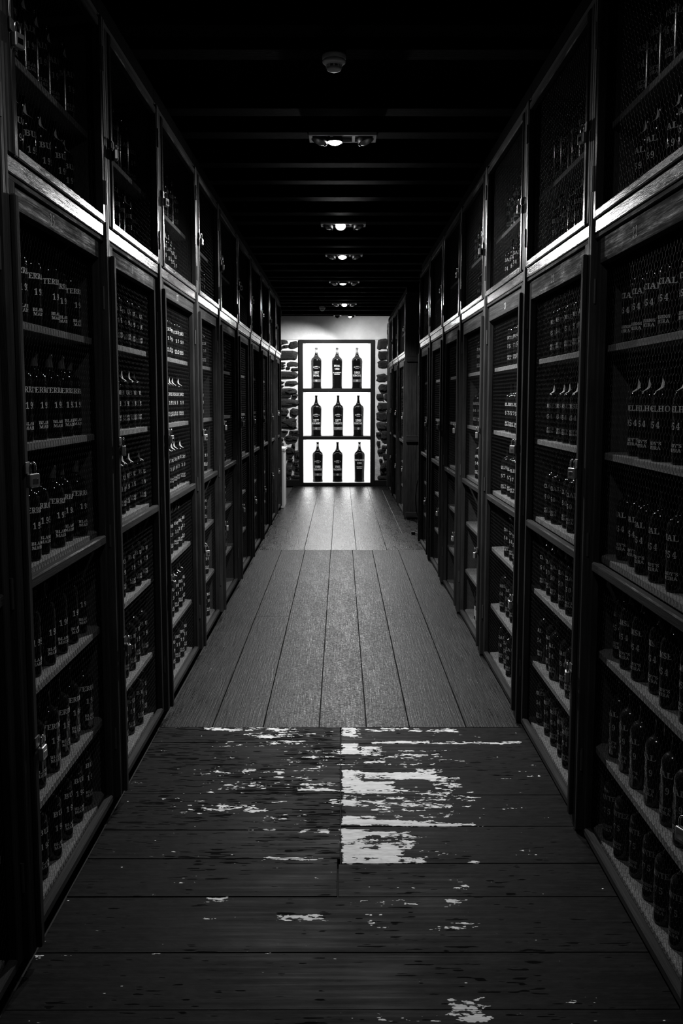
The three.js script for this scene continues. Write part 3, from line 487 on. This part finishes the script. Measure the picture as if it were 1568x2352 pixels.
// ---------------------------------------------------------------- lit display case in the end wall
{
  const d = group('display_case'); d.position.set(-0.074, 0, BACK_Z); tag(d, 'backlit display case of nine giant bottles in the stone end wall', 'display case');
  const ox = 0.074, Z = -BACK_Z, fr = (n, x0, x1, y0, y1, z0, z1, mat = M.frame) => bar(n, d, mat, x0 + ox, x1 + ox, y0, y1, z0, z1, 0.004);
  fr('frame', -0.815, -0.738, 0.002, 2.858, 0.03, -0.05); fr('frame', 0.588, 0.665, 0.002, 2.858, 0.03, -0.05); fr('frame', -0.738, 0.588, 2.794, 2.858, 0.03, -0.05); fr('frame', -0.738, 0.588, 0.002, 0.062, 0.03, -0.05);
  fr('side_panel', -0.765, -0.738, 0.05, 2.81, -0.05, -0.53, M.niche); fr('side_panel', 0.588, 0.615, 0.05, 2.81, -0.05, -0.53, M.niche);
  fr('top_panel', -0.738, 0.588, 2.794, 2.82, -0.05, -0.53, M.niche); fr('bottom_panel', -0.738, 0.588, 0.036, 0.062, -0.05, -0.53, M.niche);
  fr('shelf', -0.737, 0.587, 1.849, 1.92, -0.02, -0.49); fr('shelf', -0.737, 0.587, 0.912, 0.978, -0.02, -0.49);
  fr('backlit_display_panel', -0.737, 0.587, 0.063, 2.793, -0.51, -0.525, M.panel);
  for (const y of [2.79, 1.846, 0.909]) {      // light strips behind the front edge of the top and of both shelves
    fr('display_light_strip', -0.68, 0.53, y - 0.008, y, -0.052, -0.078, M.strip);
    const a = new THREE.RectAreaLight(0xffffff, 7, 1.21, 0.026); a.name = 'display_strip_light'; a.position.set(-0.075, y - 0.01, BACK_Z - 0.065); a.lookAt(-0.075, y - 1, BACK_Z - 0.3); scene.add(a);
  }
  // the giant bottles: [x, shelf, height, year, name, style, neck]
  const B = [
    [-0.481, 1.92, 0.8, '1957', 'BUAL', 'band', 'capsule', 'upper'], [-0.07, 1.92, 0.8, '1952', 'BUAL', 'old', 'capsule', 'upper'], [0.324, 1.92, 0.8, '1968', 'SERCIAL', 'band', 'capsule', 'upper'],
    [-0.485, 0.978, 0.805, '1977', 'MALMSEY', 'band', '', 'middle'], [-0.05, 0.978, 0.805, '1977', 'TERRANTEZ', 'paleband', '', 'middle'], [0.352, 0.978, 0.805, '1980', 'SERCIAL', 'darkband', '', 'middle'],
    [-0.458, 0.062, 0.795, '1980', 'TERRANTEZ', 'band', 'collar', 'lowest'], [-0.062, 0.062, 0.795, '1981', 'MALMSEY', 'darkband', '', 'lowest'], [0.376, 0.062, 0.795, '1995', 'TINTA NEGRA', 'old', 'collar', 'lowest'],
  ];
  for (const [x, y, H, year, name, style, neck, where] of B) {
    const b = group('display_bottle'); b.position.set(x, y + 0.0008, BACK_Z - 0.24);
    tag(b, `giant bottle lettered ${year} ${name}, ${style === 'old' ? 'without a band' : style === 'darkband' ? 'with a dark band' : style === 'paleband' ? 'with a pale band' : 'with a grey band'}, ${where} shelf of the backlit case`, 'bottle', 'giant bottles in the backlit display case');
    mesh('glass_body', latheOf(DISPLAY_OUTLINE, H, 48), M.glass, b);
    const art = paintMaterial(0.72, (c, W, HH) => {
      const at = (f) => HH * (1 - (f - 0.1) / 0.52);
      if (style === 'old') {
        fitText(c, name, W / 2, at(0.55), W * (name.length > 6 ? 0.8 : 0.44), HH * 0.075); fitText(c, year, W / 2, at(0.475), W * 0.36, HH * 0.075);
        fitText(c, "BLANDY'S", W / 2, at(0.385), W * (name.length > 6 ? 0.44 : 0.68), HH * 0.042); fitText(c, 'MADEIRA', W / 2, at(0.348), W * 0.42, HH * 0.04);
      } else {
        "BLANDY'S".split('').forEach((ch, i) => { const t = (i - 3.5) * 0.058; c.save(); c.translate(W / 2 + t * W, at(0.52) + 40 * t * t * 8); c.rotate(t * 1.6); c.font = 'bold 30px serif'; c.textAlign = 'center'; c.fillText(ch, 0, 0); c.restore(); });
        fitText(c, 'MADEIRA', W / 2, at(0.488), W * 0.26, HH * 0.022);
        fitText(c, year, W / 2, at(0.385), W * 0.44, HH * 0.105); fitText(c, name, W / 2, at(0.315), W * Math.min(0.68, 0.1 * name.length + 0.06), HH * 0.078);
      }
    }, 384, 420);
    mesh('lettering', skin(DISPLAY_OUTLINE, H, 0.1, 0.62, 0.0012, 2.6, 24, 8), art, b);
    if (style !== 'old') {
      const band = mesh('label_band', skin(DISPLAY_OUTLINE, H, 0.155, 0.222, 0.002, style === 'darkband' ? 1.9 : 2.3, 20, 2), std(style === 'darkband' ? 0.02 : style === 'paleband' ? 0.2 : 0.09, 0.6), b);
      const seal = mesh('round_medallion', new THREE.CylinderGeometry(0.022, 0.022, 0.004, 20).rotateX(Math.PI / 2), std(0.3, 0.5), b); seal.position.set(0, 0.188 * H, radiusAt(DISPLAY_OUTLINE, 0.188) * H + 0.003);
    }
    if (neck === 'capsule') mesh('capsule', skin(DISPLAY_OUTLINE, H, 0.88, 0.998, 0.002, 2 * Math.PI, 24, 8), M.capsulePale, b);
    if (neck === 'collar') mesh('collar', skin(DISPLAY_OUTLINE, H, 0.89, 0.945, 0.002, 2 * Math.PI, 24, 3), M.seal, b);
  }
}

// ---------------------------------------------------------------- pale counter beside the last left-hand cabinet
{
  const p = group('counter_cabinet'); p.position.set(-1.1, 0, -(L[L.length - 1] + 0.42)); tag(p, 'low pale counter with overhanging top beyond the last netted cabinet', 'counter');
  bar('counter_body', p, M.pale, -0.25, 0.205, 0, 0.9, -0.33, 0.39, 0.004); bar('counter_top', p, M.white, -0.26, 0.225, 0.9, 0.945, -0.36, 0.4, 0.006);
}
// ---------------------------------------------------------------- ceiling fittings
LAMPS.forEach((Lp, i) => {
  const f = group('spotlight_fitting'); f.position.set(i * 0.012, BEAM_Y, -Lp.z); const lean = Math.atan2(Lp.lean, 3.2);
  tag(f, i ? `triple spotlight tray under dark joists, ${ORD[i - 1]} in view from the camera end` : 'triple spotlight tray overhead, before the smoke detector nearest the camera', 'ceiling light', 'triple spotlight trays down the ceiling');
  const tr = (x0, x1, z0, z1) => bar('tray_bar', f, M.tray, x0, x1, -0.02, 0, z0, z1, 0.002);
  tr(-0.2, 0.2, 0.085, 0.07); tr(-0.2, 0.2, -0.07, -0.085); for (const [a, b] of [[-0.2, -0.178], [-0.075, -0.055], [0.055, 0.075], [0.178, 0.2]]) tr(a, b, 0.07, -0.07);
  bar('tray_back', f, M.can, -0.178, 0.178, -0.003, -0.0005, 0.07, -0.07, 0.0005);
  const canPts = [[0.0, 0], [0.044, 0], [0.048, -0.012], [0.05, -0.036], [0.046, -0.038], [0.044, -0.034]].map(([r, y]) => new THREE.Vector2(r, y));
  const lensGeo = new THREE.LatheGeometry([[0, -0.019], [0.014, -0.0175], [0.028, -0.0125], [0.038, -0.005], [0.043, 0.002], [0, 0.002]].map(([r, y]) => new THREE.Vector2(r, y)), 24);
  [-0.127, 0, 0.127].forEach((x, k) => {
    const can = mesh('spot_head', new THREE.LatheGeometry(canPts, 24), M.can, f); const lx = k === 1 ? Lp.x - f.position.x : x; can.position.set(k === 1 ? lx : x, -0.004, 0);
    const lens = mesh(k === 1 ? 'lit_lens' : 'lens', lensGeo, k === 1 || i === 6 ? M.lens : M.deadLens, can); lens.position.y = -0.033;
    can.rotation.x = k === 1 ? -0.7 * lean : i === 6 ? 0.85 : -0.15; can.rotation.z = k === 0 ? -0.35 : k === 2 ? 0.35 : 0;
  });
});
function smokeDetector(x, z, label) {
  const g = group('smoke_detector'); g.position.set(x, BEAM_Y, z); tag(g, label, 'smoke detector', 'round smoke detectors on the joists');
  const lathe = (pts) => new THREE.LatheGeometry(pts.map(([r, y]) => new THREE.Vector2(r, y)), 32);
  mesh('base', lathe([[0, 0], [0.052, 0], [0.054, -0.006], [0.054, -0.02], [0.05, -0.024], [0, -0.024]].reverse()), M.white, g);
  mesh('housing', lathe([[0, -0.024], [0.05, -0.024], [0.054, -0.03], [0.052, -0.036], [0.04, -0.046], [0, -0.046]].reverse()), M.white, g);
  mesh('cap', lathe([[0, -0.056], [0.036, -0.056], [0.032, -0.068], [0.02, -0.074], [0, -0.075]].reverse()), M.white, g);
  for (let k = 0; k < 10; k++) { const a = k / 10 * 2 * Math.PI, v = bar('vent_rib', g, M.white, -0.004, 0.004, -0.057, -0.045, -0.003, 0.003, 0.0008); v.position.set(Math.sin(a) * 0.035, -0.051, Math.cos(a) * 0.035); v.rotation.y = a; }
  mesh('sensor_chamber', new THREE.CylinderGeometry(0.028, 0.028, 0.012, 20).translate(0, -0.051, 0), M.can, g);
}
smokeDetector(-0.03, -4.75, 'white domed smoke detector on the joist nearest the camera, before the first spotlight');
smokeDetector(-0.31, -17.1, 'white smoke detector beside the fifth spotlight tray, far down the ceiling');
// ---------------------------------------------------------------- small things at the gap
{
  const g = group('switch_plate'); g.position.set(0.93, 1.98, -R[R.length - 1] - 0.03); tag(g, 'pale upright switch plate at the far corner beside the dark gap', 'switch');
  bar('plate', g, M.white, -0.012, 0.03, 0, 0.26, -0.006, 0.006, 0.002); bar('rocker', g, M.pale, -0.004, 0.016, 0.09, 0.15, 0.006, 0.011, 0.002);
  const pts = [[0.02, 0.86], [-0.05, 0.78], [-0.1, 0.55], [-0.09, 0.3], [-0.02, 0.1], [0.0, 0.016], [-0.06, 0.014], [-0.11, 0.016]].map(([x, y]) => new THREE.Vector3(x, y, x * 0.5));
  const cg = group('black_cable'); cg.position.set(1.05, 0, -R[R.length - 1] - 0.6); tag(cg, 'thin black cable hanging to the floor in the dark gap', 'cable');
  mesh('cord', new THREE.TubeGeometry(new THREE.CatmullRomCurve3(pts), 40, 0.008, 8), M.rubber, cg); mesh('plug', new RoundedBoxGeometry(0.05, 0.035, 0.04, 2, 0.008).translate(-0.13, 0.0185, -0.06), M.rubber, cg);
}
renderer.render(scene, camera);
